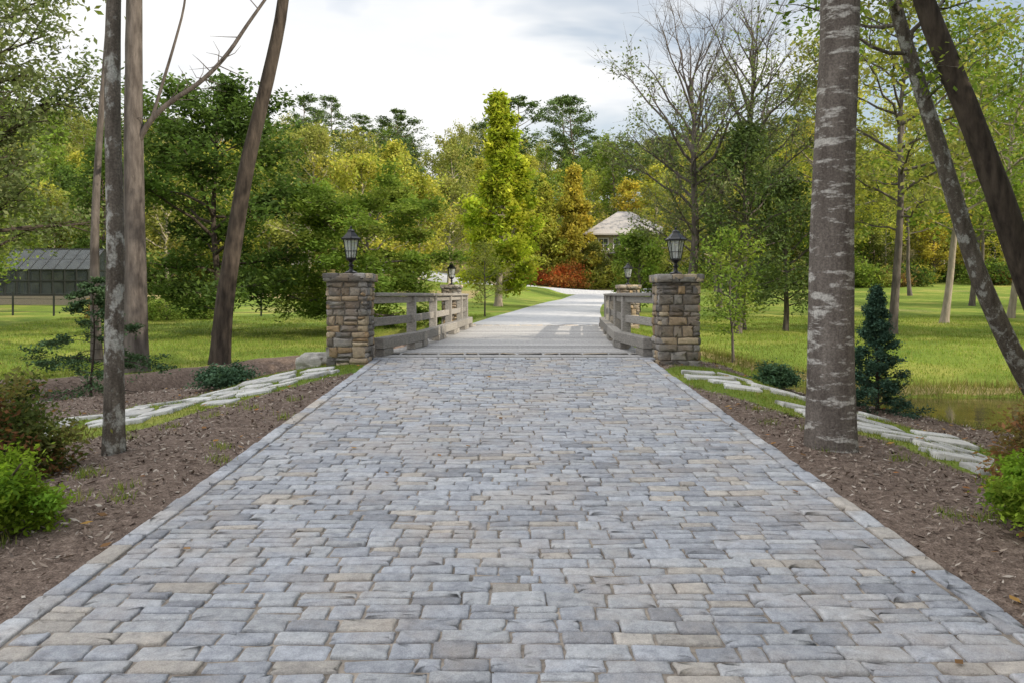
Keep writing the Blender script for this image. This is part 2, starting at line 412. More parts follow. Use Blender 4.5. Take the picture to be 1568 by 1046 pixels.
# ---------------------------------------------------------------- pillars
def wallcol():
    c=random.choice([(.36,.29,.21),(.25,.23,.21),(.46,.38,.27),(.16,.15,.14),(.33,.31,.29),(.36,.26,.16),(.28,.265,.24),(.20,.18,.155)])
    return np.array(c)*random.uniform(.75,1.15)
def coursed(mb,w,z0,z1,hmin,hmax,prot):
    z=z0; par_=0
    while z<z1-.02:
        h=random.uniform(hmin,hmax)
        if z+h>z1-hmin*.7: h=z1-z
        for fi,(Nn,U) in enumerate(((-ey,ex),(ex,ey),(ey,-ex),(-ex,-ey))):
            full=(fi%2)==(par_%2); half=w/2+(prot if full else -.004)
            u=-half
            while u<half-.01:
                l=random.uniform(.11,.33)
                if u+l>half-.09: l=half-u
                cells=[(z+h/2,h)]
                if h>.13 and random.random()<.35: f=random.uniform(.4,.6); cells=[(z+h*f/2,h*f),(z+h*f+h*(1-f)/2,h*(1-f))]
                for cz,hh in cells:
                    p=prot*random.uniform(.6,1.3)
                    O=Nn*(w/2+p)+U*(u+l/2)+ez*cz
                    stone(mb,O,U,ez,Nn,l-.012,hh-.012,p+.06,wallcol(),edge_in=.012,rnd=.014,jit=.006,bulge=.006,low=.014,tilt=.03)
                u+=l
        z+=h; par_+=1
def make_pillar_meshes():
    mb=MB(); coursed(mb,.66,-.35,1.36,.08,.2,.03)
    coursed(mb,.78,1.365,1.475,.11,.111,.02)
    for iy in range(3):
        x=-.42
        while x<.41:
            l=random.uniform(.2,.34)
            if x+l>.33: l=.42-x
            stone(mb,np.array([x+l/2,-.28+iy*.28,1.50]),ex,ey,ez,l-.012,.268,.08,wallcol()*1.05,bulge=.006,edge_in=.02); x+=l
    me=mb.mesh('pillar_stones',[M_wallstone])
    mb=MB(); box(mb,(0,0,.5),(.665,.665,1.75)); box(mb,(0,0,1.42),(.785,.785,.12)); co=mb.mesh('pillar_core',[M_mortar],False)
    return me,co
pms=[make_pillar_meshes() for _ in range(2)]
def make_lantern():
    mb=MB()
    lathe(mb,0,0,[(.0,0),(.11,0),(.115,.02),(.09,.035),(.05,.05),(.035,.075),(.03,.12),(.05,.135),(.052,.15),(.03,.165),(.028,.2),(.05,.22),(.085,.245),(.095,.26),(.0,.262)],16)
    zb,zt,rb,rt=.262,.60,.088,.152
    for k in range(6):
        a=k*math.pi/3+math.pi/6; c,s=math.cos(a),math.sin(a)
        tube(mb,[(rb*c,rb*s,zb-.01),(rt*c,rt*s,zt)],.0085,6)
        tube(mb,[(.165*c,.165*s,.60),(.205*c,.205*s,.64),(.19*c,.19*s,.615)],.006,5)
        a2=a+math.pi/6; c2,s2=math.cos(a2),math.sin(a2)
        tube(mb,[(rb*.87*c2,rb*.87*s2,zb),(rt*.87*c2,rt*.87*s2,zt)],.004,5)
    lathe(mb,0,0,[(rb-.01,zb),(rb+.012,zb),(rb+.012,zb+.02),(rb-.01,zb+.02)],6,rot=math.pi/6)
    lathe(mb,0,0,[(rb+.03,zb+.13),(rb+.038,zb+.13),(rb+.04,zb+.14),(rb+.03,zb+.14)],6,rot=math.pi/6)
    lathe(mb,0,0,[(0,zt-.005),(rt+.035,zt-.005),(rt+.04,zt+.02),(.145,zt+.055),(.12,zt+.085),(.075,zt+.13),(.065,zt+.15),(.075,zt+.16),(.05,zt+.175),(.02,zt+.19),(.014,zt+.205),(.022,zt+.22),(.012,zt+.24),(0,zt+.25)],6,rot=math.pi/6)
    fr=mb.mesh('lantern_frame',[M_iron],False)
    mb=MB(); lathe(mb,0,0,[(rb-.006,zb+.005),(rt-.006,zt-.008)],6,rot=math.pi/6); gl=mb.mesh('lantern_glass_panes',[M_glass],False)
    mb=MB()
    for q in range(3):
        a=q*2.1; lathe(mb,.03*math.cos(a),.03*math.sin(a),[(0,zb),(.011,zb),(.011,zb+.13),(.006,zb+.135),(.012,zb+.16),(.004,zb+.19),(0,zb+.2)],8)
    return fr,gl,mb.mesh('lantern_candles',[M_candle])
lfr,lgl,lcn=make_lantern()
for kk,(px_,py_,pz,rot) in enumerate(((-2.86,14.15,.47,.0),(2.91,14.15,.455,.0),(-2.24,29.5,.46,.06),(4.30,29.5,.46,.06))):
    e=empty('stone_pillar',(px_,py_,pz)); e.rotation_euler[2]=rot
    for me in pms[kk%2]: link(bpy.data.objects.new(me.name,me),e)
    e=empty('lantern',(px_,py_,pz+1.505)); e.rotation_euler[2]=rot+.2
    for me in(lfr,lgl,lcn): link(bpy.data.objects.new(me.name,me),e)

# ---------------------------------------------------------------- bridge
def tcol(): return np.array((.30,.285,.265))*random.uniform(.75,1.15)
LP=[(-2.50,14.62),(-2.07,17.2),(-1.9,20.2),(-1.75,23.2),(-1.62,26.2),(-1.55,28.1),(-1.88,29.1)]
RP=[(2.56,14.62),(2.36,17.2),(2.58,20.2),(2.82,23.2),(3.07,26.2),(3.25,28.1),(3.92,29.1)]
def railing(P,sx):
    mb=MB(); z0=.47
    for k,(x,y) in enumerate(P):
        if 0<k<len(P)-1: bbox(mb,(x+sx*.10,y,z0+.42),(.19,.19,1.36),None,tcol(),0,.012)
    for (a,b_) in zip(P[:-1],P[1:]):
        A=np.array([*a,0.]);B=np.array([*b_,0.]);A[0]+=sx*.10;B[0]+=sx*.10
        d=(B-A)/np.linalg.norm(B-A); nrm=np.cross(ez,d)
        inw=nrm if nrm[0]*sx<0 else -nrm
        beam(mb,A+ez*(z0+1.135),B+ez*(z0+1.135),.25,.065,tcol())
        beam(mb,A+ez*(z0+1.03),B+ez*(z0+1.03),.07,.13,tcol())
        beam(mb,A+ez*(z0+.62),B+ez*(z0+.62),.07,.16,tcol())
        Ai=A+inw*.16;Bi=B+inw*.16
        beam(mb,Ai+ez*(z0+.245),Bi+ez*(z0+.245),.2,.2,tcol())
        L=np.linalg.norm(B-A); 
        for t in np.linspace(.12,.88,max(2,int(L/1.2))):
            beam(mb,Ai+(Bi-Ai)*(t-.28/L)+ez*(z0+.075),Ai+(Bi-Ai)*(t+.28/L)+ez*(z0+.075),.19,.13,tcol())
    return mb
br=empty('timber_bridge')
railing(LP,-1).obj('left_railing',M_timber,br,False)
railing(RP,1).obj('right_railing',M_timber,br,False)
mb=MB(); y=14.56
while y<29.3:
    w=random.uniform(.17,.23)
    xl=np.interp(y,[p[1] for p in LP],[p[0] for p in LP])-.3; xr=np.interp(y,[p[1] for p in RP],[p[0] for p in RP])+.3
    bbox(mb,((xl+xr)/2,y+w/2,.43+rng.normal(0,.0025)),(xr-xl,w-.02,.09),None,np.array((.40,.395,.395))*random.uniform(.72,1.18),0,.006); y+=w
mb.obj('deck_boards',M_timber,br,False)
mb=MB()
for f in(.05,.5,.95):
    A=np.array([LP[0][0]*(1-f)+RP[0][0]*f,14.6,.14]);B=np.array([LP[-2][0]*(1-f)+RP[-2][0]*f,29.2,.14]); beam(mb,A,B,.3,.44,tcol()*.7)
mb.obj('girders',M_timber,br,False)
mb=MB()
for yb,x0,x1 in((15.0,-2.9,2.9),(29.3,-2.2,4.2)):
    z=-1.5
    while z<.3:
        x=x0
        while x<x1:
            l=random.uniform(.25,.5)
            sg=1 if yb<20 else -1
            stone(mb,np.array([x+l/2,yb+sg*.25,z+.1]),ex,ez,np.array([0,sg*1.,0]),l-.02,.19,.2,wallcol(),edge_in=.02,rnd=.03,low=.03); x+=l
        z+=.2
mb.obj('abutments',M_wallstone,br)

# ---------------------------------------------------------------- flagstones, rocks
def gz(x,y): return float(hgt(np.array(x),np.array(y)))
mb=MB()
def strip(P,wid):
    P=chaikin(P,2); seg=np.hypot(*np.diff(P,axis=0).T); s=np.concatenate([[0],np.cumsum(seg)])
    t=.05
    while t<s[-1]-.05:
        x=np.interp(t,s,P[:,0]);y=np.interp(t,s,P[:,1]); u=-wid/2+random.uniform(-.2,.2)
        h=random.uniform(.22,.34); rowa=random.uniform(-.14,.14)
        while u<wid/2-.1:
            l=random.uniform(.40,.85)
            if random.random()<.85:
                cx=x+(u+l/2)+random.uniform(-.06,.06); cy=y+random.uniform(-.07,.07)+rowa*u
                if abs(cx)-l*.5<2.62: u+=l; continue
                c=np.array((.53,.525,.51))*random.uniform(.72,1.12); a=rowa+random.uniform(-.1,.1)
                e=.1; gx=(gz(cx+e,cy)-gz(cx-e,cy))/(2*e); gy=(gz(cx,cy+e)-gz(cx,cy-e))/(2*e)
                U=np.array([math.cos(a),math.sin(a),gx*math.cos(a)+gy*math.sin(a)]);U/=np.linalg.norm(U)
                V=np.array([-math.sin(a),math.cos(a),-gx*math.sin(a)+gy*math.cos(a)]);V-=U*(U@V);V/=np.linalg.norm(V)
                stone(mb,np.array([cx,cy,gz(cx,cy)+.04+random.uniform(-.008,.010)]),U,V,np.cross(U,V),l*.9,h*.95,.12,c,edge_in=.012,rnd=.03,jit=.018,bulge=.002,low=.012)
            u+=l+random.uniform(.04,.14)
        t+=h+random.uniform(.14,.24)
strip(SL,2.1); strip(SR,1.9)
mb.obj('flagstone_steps',M_flag)
import bmesh
def rock(x,y,s,col,name='boulder',sq=.65,dz=0):
    bm=bmesh.new(); bmesh.ops.create_icosphere(bm,subdivisions=4,radius=1)
    o=Vector((random.uniform(0,50),random.uniform(0,50),0))
    V=np.array([ (lambda p:(p*(1+.35*mnoise.noise(p*1.2+o)+.12*mnoise.noise(p*3.5+o))))(v.co.copy()) for v in bm.verts])
    F=np.array([[v.index for v in f.verts] for f in bm.faces]); bm.free()
    V=np.clip(V,-.85,.85)*np.array([s,s*random.uniform(.6,.9),s*sq])
    mb=MB(); mb.add(V,F,col); o_=mb.obj(name,M_rock,None,True,(x,y,gz(x,y)+s*sq*.3+dz)); o_.rotation_euler[2]=random.uniform(0,6); return o_
rock(-3.62,14.5,.34,(.45,.43,.40)); rock(-3.25,14.9,.2,(.40,.36,.3)); rock(-8.9,13.6,.4,(.6,.6,.57),dz=.5); rock(-9.6,14.0,.3,(.55,.55,.52),dz=.45)
for k in range(40):
    x=random.uniform(6.0,17); sd=random.choice((-1,1,1,1)); y=float(yc(x))+sd*random.uniform(2.7,3.4); 
    rock(x,y,random.uniform(.10,.30),np.array((.44,.40,.34))*random.uniform(.7,1.2),'bank_rock')

# ---------------------------------------------------------------- trees
PROF={'round':lambda t:math.sqrt(max(.03,1-(1.7*t-.75)**2)) ,'cone':lambda t:(1-t)**1.0*.97+.05,'egg':lambda t:max(.1,math.sin(math.pi*min(1,(t*.85+.14)))**.8),
      'vase':lambda t:.5+.5*math.sin(t*2.4),'flat':lambda t:.75+.25*math.sin(t*3),'spire':lambda t:(.55+.45*math.sin(min(1,t/.25)*math.pi/2))*(1-t)**1.15+.04}
LB=1.75
def palette_col(pal,n):
    pal=np.array(pal); i=rng.integers(0,len(pal),n); j=rng.integers(0,len(pal),n); f=rng.random((n,1)); return pal[i]*f+pal[j]*(1-f)
def grow(H,r0,R,cb=.3,prof='round',nl=26,ns=6,npl=40,leaf=.16,clump=.35,pal=((.06,.10,.02),),up=35,droop=0,
         trunk=None,bark=M_bark,lm=M_leaf,sides=10,twigs=0,top=1.0,leafmin=0.,flat=None,sub=.42,leafmax=1.0,wob=.03,limb_r=.42,flare=1.5,vflat=1.0,extra=None,var=.18):
    wd=MB(); lf=MB()
    if trunk is None:
        k=7; T=np.zeros((k,3)); T[:,2]=np.linspace(-.25,H,k); T[1:,:2]=np.cumsum(rng.normal(0,H*.012,(k-1,2)),0)
    else: T=np.array(trunk,float)
    T=chaikin(T,2); s=np.concatenate([[0],np.cumsum(np.linalg.norm(np.diff(T,axis=0),axis=1))]); s/=s[-1]
    tt=np.linspace(0,1,28); TP=np.stack([np.interp(tt,s,T[:,k]) for k in range(3)],-1)
    rad=r0*(1-tt*.8)*(1+(flare-1)*np.exp(-tt*28)); TR=rad
    if trunk is not None and top<1: TR=r0*(1-tt*top)*(1+(flare-1)*np.exp(-tt*28))
    tube(wd,TP,TR,sides,wob=wob)
    if extra: extra(wd)
    cl=[];cc=[]
    ga=random.uniform(0,6)
    for k in range(nl):
        f=(k+random.random())/nl; t=cb+(1-cb)*f*.985; p=np.array([np.interp(t,tt,TP[:,q]) for q in range(3)]); rt=np.interp(t,tt,TR)
        az=ga+k*2.39996+random.uniform(-.4,.4); L=R*PROF[prof](f)*random.uniform(.92-var,.98+var)
        el=math.radians(up*(.5+.9*f)+random.uniform(-12,12))
        d=np.array([math.cos(az)*math.cos(el),math.sin(az)*math.cos(el),math.sin(el)])
        q=np.linspace(0,1,6)[:,None]; pts=p+d*q*L+np.array([0,0,-droop*L])*q**2+np.cumsum(rng.normal(0,L*.03,(6,3)),0)*(q>0)
        lr=max(.008,min(rt*.7,r0*limb_r*(L/R)**.8)); tube(wd,pts,lr*(1-q[:,0]*.82),5 if lr<.06 else 7)
        for m in range(ns):
            g=random.uniform(.28,1.0); b0=np.array([np.interp(g,q[:,0],pts[:,c]) for c in range(3)])
            dd=d+rng.normal(0,.62,3)*np.array([1,1,.55]); dd/=np.linalg.norm(dd); sl=L*sub*random.uniform(.5,1.2)*(1.15-g*.5)
            q2=np.linspace(0,1,4)[:,None]; sp=b0+dd*q2*sl+np.array([0,0,-droop*sl])*q2**2+np.cumsum(rng.normal(0,sl*.04,(4,3)),0)*(q2>0)
            sr=lr*.38*(1-g*.4); tube(wd,sp,np.maximum(.003,sr*(1-q2[:,0]*.8)),4 if twigs else 3)
            for w in range(twigs):
                g2=random.uniform(.2,1); c0=np.array([np.interp(g2,q2[:,0],sp[:,c]) for c in range(3)])
                d3=dd+rng.normal(0,.6,3)+np.array([0,0,.25]); d3/=np.linalg.norm(d3); tl=sl*random.uniform(.3,.7)
                tube(wd,[c0,c0+d3*tl*.5+rng.normal(0,tl*.05,3),c0+d3*tl+rng.normal(0,tl*.08,3)],[sr*.4,sr*.3,.002],3)
            if npl and leafmin<=f<=leafmax:
                n=int(npl*random.uniform(.4,1.5)); g3=rng.uniform(.25,1.1,(n,1)); C=b0+dd*g3*sl+np.array([0,0,-droop*sl])*g3**2+rng.normal(0,clump,(n,3))*np.array([1,1,vflat])
                c=palette_col(pal,1)*random.uniform(.7,1.3)*LB; cl.append(C); cc.append(c*rng.uniform(.75,1.25,(n,1)))
    wm=wd.mesh('trunk_and_limbs',[bark]); lmz=None
    if cl:
        leaves(lf,np.vstack(cl),leaf,np.vstack(cc),flat=flat); lmz=lf.mesh('foliage',[lm],False)
    return wm,lmz
def plant(name,ms,x,y,z=None,rot=0,sc=1,par=None):
    z=gz(x,y) if z is None else z
    if par is None:
        e=empty(name,(x,y,z)); e.rotation_euler[2]=rot; e.scale=(sc,)*3
        for m in ms:
            if m: link(bpy.data.objects.new(m.name,m),e)
        return e
    for m in ms:
        if m:
            o=bpy.data.objects.new(m.name,m); link(o,par); o.location=(x,y,z); o.rotation_euler[2]=rot; o.scale=(sc if hasattr(sc,'__len__') else (sc,)*3)
G_mid=((.085,.125,.024),(.065,.10,.02),(.125,.15,.034)); G_yel=((.20,.205,.038),(.16,.18,.036),(.24,.22,.046)); G_dark=((.045,.075,.02),(.06,.09,.022),(.035,.055,.018))
G_gold=((.26,.20,.035),(.22,.19,.035),(.2,.19,.04)); G_olive=((.135,.145,.04),(.11,.13,.035),(.17,.165,.05)); G_rust=((.16,.09,.04),(.12,.08,.035),(.16,.13,.045)); G_pine=((.055,.085,.035),(.07,.105,.04),(.085,.115,.04)); G_grey=((.09,.11,.05),(.07,.09,.04),(.11,.12,.06))
G_lime=((.19,.22,.022),(.15,.195,.022),(.235,.235,.03))

var=[]
for pal,H,R,pr in((G_mid,15,4.2,'round'),(G_yel,14,4.0,'egg'),(G_olive,16,4.4,'round'),(G_dark,15,4.0,'egg'),(G_gold,13,3.4,'egg'),(G_olive,13,4.0,'vase')):
    var.append(grow(H,.2,R,.16,pr,26,5,30,.25,.46,pal,38,sides=6,bark=M_bark_far2 if pal in(G_yel,G_olive) else M_bark_far,wob=0,var=.28))
pines=[]
for q in range(3):
    pines.append(grow(19,.25,5.0,.34,'egg',34,7,28,.22,.34,G_pine,14,droop=-.1,sides=6,bark=M_bark_far,lm=M_needle,vflat=.45,flat=.3,wob=0,var=.3))
fp=empty('distant_forest')
def blocked(x,y):
    if abs(x-14.5)<9 and 96<y<116: return True
    if .03<x/y<.185 and y<112: return True
    if -.14<x/y<.075 and y<102: return True
    if abs(x+12)<14 and 100<y<116 and x>-26: return True
    if 9<x<70 and y<84+.25*abs(x-30): return True
    return False
y=62.0
while y<240:
    st=5.0 if y<112 else 7.0+.02*y
    x=-.78*y-8
    while x<.78*y+8:
        xx=x+random.uniform(-2.2,2.2); yy_=y+random.uniform(-2.5,2.5)
        ok = (xx<-12 and yy_>68+ (0 if xx<-35 else 10)) or yy_>86
        if ok and not blocked(xx,yy_) and random.random()<.9:
            s=random.uniform(.5,.85) if yy_<105 else random.uniform(.75,1.15)
            far=yy_>140
            if random.random()<(.3 if far else .05): v=random.choice(pines); s*=random.uniform(.8,1.2)
            else: v=var[random.choices(range(6),weights=[3.6,2.6,3,1.6 if xx>-40 else 3,1.2,2.4])[0]]
            plant('',v,xx,yy_,None,random.uniform(0,6.28),(s*random.uniform(.9,1.15),s*random.uniform(.9,1.15),s*random.uniform(.85,1.15)),fp)
        x+=st
    y+=st*.9
bush_v=[]
def bushmesh(R,H,n,leaf,pal,stems=14,lm=M_leaf,nc=60,cr=.22,flat=None):
    wd=MB();lf=MB();C=[];c=[]
    for k in range(stems):
        az=random.uniform(0,6.28);rr=R*random.uniform(.2,.8);h=H*random.uniform(.5,.85)
        tube(wd,[(0,0,-.05),(rr*.35*math.cos(az),rr*.35*math.sin(az),h*.5),(rr*math.cos(az),rr*math.sin(az),h)],[.02*R+.004,.012*R+.003,.003],4)
    for k in range(nc):
        az=random.uniform(0,6.28);el=math.asin(random.uniform(-.05,1));f=random.uniform(.5,1.0)*random.uniform(.85,1.1)
        p=np.array([R*f*math.cos(az)*math.cos(el),R*f*math.sin(az)*math.cos(el),H*(.12+.85*f*math.sin(el))])
        m=int(n/nc*random.uniform(.5,1.5)); C.append(p+rng.normal(0,cr*R,(m,3))*np.array([1,1,.7])); c.append(palette_col(pal,1)*LB*random.uniform(.6,1.3)*rng.uniform(.7,1.25,(m,1)))
    C=np.vstack(C);c=np.vstack(c);k=C[:,2]>.01
    leaves(lf,C[k],leaf,c[k],flat=flat)
    return wd.mesh('stems',[M_bark_far]),lf.mesh('foliage',[lm],False)
for pal in(G_mid,G_olive,G_rust,G_yel,G_dark): bush_v.append(bushmesh(1.6,1.9,1500,.13,pal))
ub=empty('undergrowth_shrubs')
for k in range(200):
    if k<100: x=random.uniform(-70,-13); y=64+ (random.uniform(0,9) if x<-35 else random.uniform(8,16))
    else: x=random.uniform(18,75); y=84+.25*abs(x-30)+random.uniform(-3,6)
    if .07<x/y<.19 and y<100: continue
    plant('',bush_v[random.choices(range(5),weights=[3,3,1.2,2,3])[0]],x,y,None,random.uniform(0,6),(random.uniform(.6,1.5),)*3,ub)

# trees standing on the sunny side of the drive and lawn, just outside the view
bigv=grow(15,.28,4.8,.22,'round',32,7,58,.24,.6,G_mid,32,sides=8,bark=M_bark_far)
for (x,y,s) in((12.8,6.8,.85),(17.5,4.0,.95),(12.0,.5,.9),(20,9.5,.8),(16,-4,1.0),(23,-2,1.0),(10,-5,.8),(34,23,.8),(39,33,.8),(47,44,1.0)):
    plant('shade_tree',bigv,x,y,None,random.uniform(0,6),s)

tr=[(0,0,-.2),(.0,0,.9),(.02,0,2.1),(-.05,.05,3.4),(-.03,.1,5.2),(.1,.1,8),(.0,.2,11)]
plant('lichen_trunk_tree',grow(11,.092,2.6,.62,'round',12,5,24,.07,.28,G_mid,40,trunk=tr,bark=M_bark_lich,sides=14,flare=1.35,top=.7,wob=.05),-3.80,7.6)
tr=[(0,0,-.2),(.0,0,1.2),(.02,0,2.6),(.10,0,4.0),(.12,.1,6),(.0,.1,9),(.1,.2,12)]
plant('banded_bark_tree',grow(12,.222,3.6,.60,'round',14,6,30,.08,.35,G_mid,35,trunk=tr,bark=M_bark_band,sides=28,flare=1.18,top=.55,wob=.03),3.08,7.7)
def arch(wd):
    p1=chaikin([(0,0,5.6),(.35,-.1,6.2),(.86,-.1,6.7),(1.68,-.1,7.2),(2.35,-.1,7.9),(2.8,-.1,8.6),(3.3,-.1,9.3),(4.2,-.1,10.6)],2); tube(wd,p1,np.linspace(.08,.028,len(p1)),7)
    p2=chaikin([(.45,-.1,6.3),(.75,-.15,7.2),(1.05,-.2,8.1),(1.35,-.2,9.2),(1.4,-.2,10.6)],2); tube(wd,p2,np.linspace(.05,.02,len(p2)),6)
    for k in range(24):
        t=random.random(); p=p1[int(6+t*(len(p1)-8))]; d=rng.normal(0,1,3)*np.array([1,.6,.6])+np.array([0,0,.6]); d/=np.linalg.norm(d); l=random.uniform(.4,1.2)
        tube(wd,[p,p+d*l*.5+rng.normal(0,.05,3),p+d*l+rng.normal(0,.1,3)],[.015,.009,.003],4)
tr=[(0,0,-.3),(.0,0,2),(-.05,0,5),(-.05,0,8),(0,0,12),(.2,0,16)]
plant('tall_trunk_tree',grow(16,.29,4.0,.75,'round',14,6,36,.12,.4,G_mid,45,trunk=tr,bark=M_bark,sides=14,flare=1.45,top=.6,extra=arch),-9.45,20)
tr=[(0,0,-.3),(.15,0,1.6),(.45,0,3.5),(.75,0,5.3),(1.3,0,7.5),(1.8,0,9.8),(2.0,0,14)]
plant('curved_trunk_tree',grow(14,.26,3.4,.80,'round',12,6,36,.12,.4,G_mid,45,trunk=tr,bark=M_bark_dark,sides=12,flare=1.3,top=.6),-7.85,21.3)
tr=[(0,0,-.3),(-.1,0,3),(.05,0,6),(.3,0,9),(.5,0,13)]
plant('slender_tree',grow(13,.14,2.6,.75,'round',10,5,26,.12,.4,G_olive,45,trunk=tr,bark=M_bark,sides=10),-11.2,21.5)
plant('hemlock_sapling',grow(2.3,.03,1.6,.12,'cone',30,7,60,.034,.06,((.035,.06,.03),(.05,.08,.04)),10,droop=.2,bark=M_bark_dark,lm=M_needle,vflat=.4),-8.4,15.9,-.35)
plant('broad_oak_tree',grow(14,.35,6.3,.2,'round',40,8,80,.13,.45,G_grey,30,bark=M_bark_dark,twigs=1),-24,33)
plant('broad_oak_tree',grow(12,.3,5.0,.15,'round',30,7,70,.15,.45,G_mid,30,bark=M_bark_dark),-33,47)
plant('layered_maple_tree',grow(8.6,.16,3.7,.12,'round',32,7,110,.11,.30,G_dark,24,bark=M_bark_dark,vflat=.6,flat=.2),-11.0,29.5)
plant('japanese_maple_tree',grow(4.6,.12,3.7,.10,'flat',28,8,190,.085,.22,G_mid,24,droop=.22,bark=M_bark,vflat=.5,flat=.3),-5.6,30.5)
plant('ginkgo_tree',grow(14.4,.24,3.5,.09,'spire',58,7,76,.17,.24,G_lime,24,bark=M_bark_pale,flare=1.6,var=.32),-.95,54.5)
plant('golden_larch_tree',grow(15.0,.22,4.0,.10,'spire',50,7,80,.22,.3,G_gold,24,bark=M_bark_far,var=.3),8.0,101)
plant('golden_larch_tree',grow(12.5,.2,3.4,.08,'spire',40,7,80,.22,.3,G_yel,26,bark=M_bark_far,var=.3),3.6,100)
for (x,y,H,R,p) in((-18.5,72,14.5,5,G_olive),(-13,70,11.5,4.4,G_yel),(-25,74,13,4.5,G_yel),(-31,72,12,4,G_olive),(-9,76,10.5,3.6,G_yel),(-7,88,11,3.8,G_olive),(-3,103,12,4,G_mid)):
    plant('birch_tree',grow(H,.2,R,.2,'egg',30,6,44,.17,.4,p,42,bark=M_bark_far2,twigs=1,var=.28),x,y)
def bare(name,x,y,H,R,cb,pal,npl,lmax,nl=32): plant(name,grow(H,.22,R,cb,'vase',nl,8,npl,.075,.22,pal,50,bark=M_bark,twigs=6,leafmax=lmax,sub=.5,limb_r=.34),x,y)
bare('half_bare_oak_tree',6.9,31,9.8,4.3,.3,G_grey,46,.62)
bare('half_bare_oak_tree',9.3,32.5,11.4,3.8,.26,G_grey,46,.62)
plant('cedar_tree',grow(7.6,.14,2.0,.14,'egg',40,6,44,.08,.22,((.055,.08,.03),(.07,.095,.035),(.045,.065,.03)),40,bark=M_bark,twigs=1),8.5,30)
plant('cedar_tree',grow(6.0,.12,1.8,.18,'egg',32,6,38,.08,.22,((.055,.08,.03),(.08,.105,.04)),40,bark=M_bark,twigs=1),10.8,31.5)
plant('sapling_tree',grow(3.3,.045,1.1,.25,'round',20,5,26,.06,.14,G_mid,40,bark=M_bark),6.2,22.3)
plant('sapling_tree',grow(3.2,.045,1.0,.25,'round',20,5,20,.06,.14,G_olive,40,bark=M_bark),-1.3,38)
plant('yard_tree',grow(4.2,.1,1.8,.15,'egg',26,6,60,.1,.2,G_mid,36,bark=M_bark),7.0,44)
plant('yard_tree',grow(9.5,.13,2.8,.2,'egg',26,6,24,.12,.25,G_olive,40,bark=M_bark_pale,twigs=3),12.6,62)
for (x,y,H,R,p,n) in((14.3,30,12.5,3.4,G_olive,24),(19.5,36,13,3.8,G_mid,28),(16.5,42,14,3.6,G_olive,26),(25,40,13,4,G_mid,36),(22,55,14,4,G_yel,45),(30,52,14,4,G_olive,45),(34,68,15,4.5,G_yel,50),(27,72,14,4,G_gold,50),(40,60,15,4.5,G_mid,50),(44,74,15,4.5,G_yel,50),(20,78,13,4,G_gold,50),(13,50,10,3,G_olive,30)):
    plant('woodland_tree',grow(H,.17,R,.32,'round',26,7,n,.13,.35,p,38,bark=M_bark_pale if random.random()<.2 else M_bark,twigs=2),x,y)
tr=[(.3,0,-.4),(0,0,.6),(-.65,0,2.0),(-1.15,0,3.5),(-1.7,0,5.0),(-2.5,0,6.9),(-3.2,0,9.5),(-3.4,0,12)]
plant('leaning_tree',grow(12,.25,3.2,.60,'round',14,7,34,.065,.24,G_mid,44,trunk=tr,bark=M_bark_dark,sides=14,flare=1.3,top=.6,twigs=2,limb_r=.3),9.15,13.0,-.4)
tr=[(.3,0,-.4),(-.5,0,.9),(-1.27,0,2.55),(-1.65,0,3.8),(-2.0,0,5.0),(-2.75,0,7.3),(-3.4,0,10)]
plant('leaning_tree',grow(10,.18,2.8,.60,'round',14,7,34,.065,.24,G_mid,44,trunk=tr,bark=M_bark_lich,sides=12,flare=1.3,top=.5,twigs=2,limb_r=.3),9.6,14.2,-.7)

def shrub(name,x,y,R,H,n,leaf,pal,lm=M_leaf,nc=70,cr=.16,dz=0,**k): return plant(name,bushmesh(R,H,n,leaf,pal,16,lm,nc,cr,**k),x,y,gz(x,y)+dz)
G_az=((.06,.08,.025),(.08,.085,.03),(.11,.055,.028),(.045,.07,.02)); G_box=((.12,.18,.02),(.085,.15,.02),(.155,.21,.03)); G_brz=((.12,.09,.04),(.10,.10,.035),(.16,.08,.04))
shrub('azalea_shrub',-4.5,6.9,.62,1.05,10000,.028,G_az)
shrub('azalea_shrub',-5.2,7.7,.6,.9,6000,.028,G_az)
shrub('boxwood_shrub',-3.5,5.25,.46,.6,13000,.022,G_box,cr=.12)
shrub('boxwood_shrub',3.55,5.2,.42,.62,13000,.022,G_box,cr=.12)
shrub('azalea_shrub',4.4,6.5,.5,.8,8000,.026,G_brz)
shrub('azalea_shrub',5.9,8.4,.45,.5,5000,.03,G_brz)
shrub('juniper_shrub',-5.1,14.2,.5,.4,7000,.03,((.04,.075,.045),(.05,.085,.05)),M_needle)
shrub('juniper_shrub',4.5,13.6,.4,.42,6000,.028,((.04,.075,.04),(.05,.085,.045)),M_needle)
shrub('red_barberry_shrub',6.6,96.5,3.2,3.3,5000,.14,((.24,.06,.02),(.17,.07,.025),(.2,.11,.03)))
shrub('red_barberry_shrub',3.0,97.5,1.8,2.2,2500,.12,((.2,.05,.02),(.17,.06,.025)))
for (x,y) in((-16.5,38),(-18,39),(-15.2,39.5),(-20.5,40)): shrub('rust_shrub',x,y,1.0,1.2,2500,.07,G_rust if random.random()<.6 else G_mid)
plant('blue_spruce_tree',grow(1.95,.035,.62,.04,'cone',64,7,60,.024,.035,((.032,.06,.042),(.042,.075,.05),(.026,.05,.036)),14,bark=M_bark_dark,lm=M_needle,var=.3),5.85,12.8)

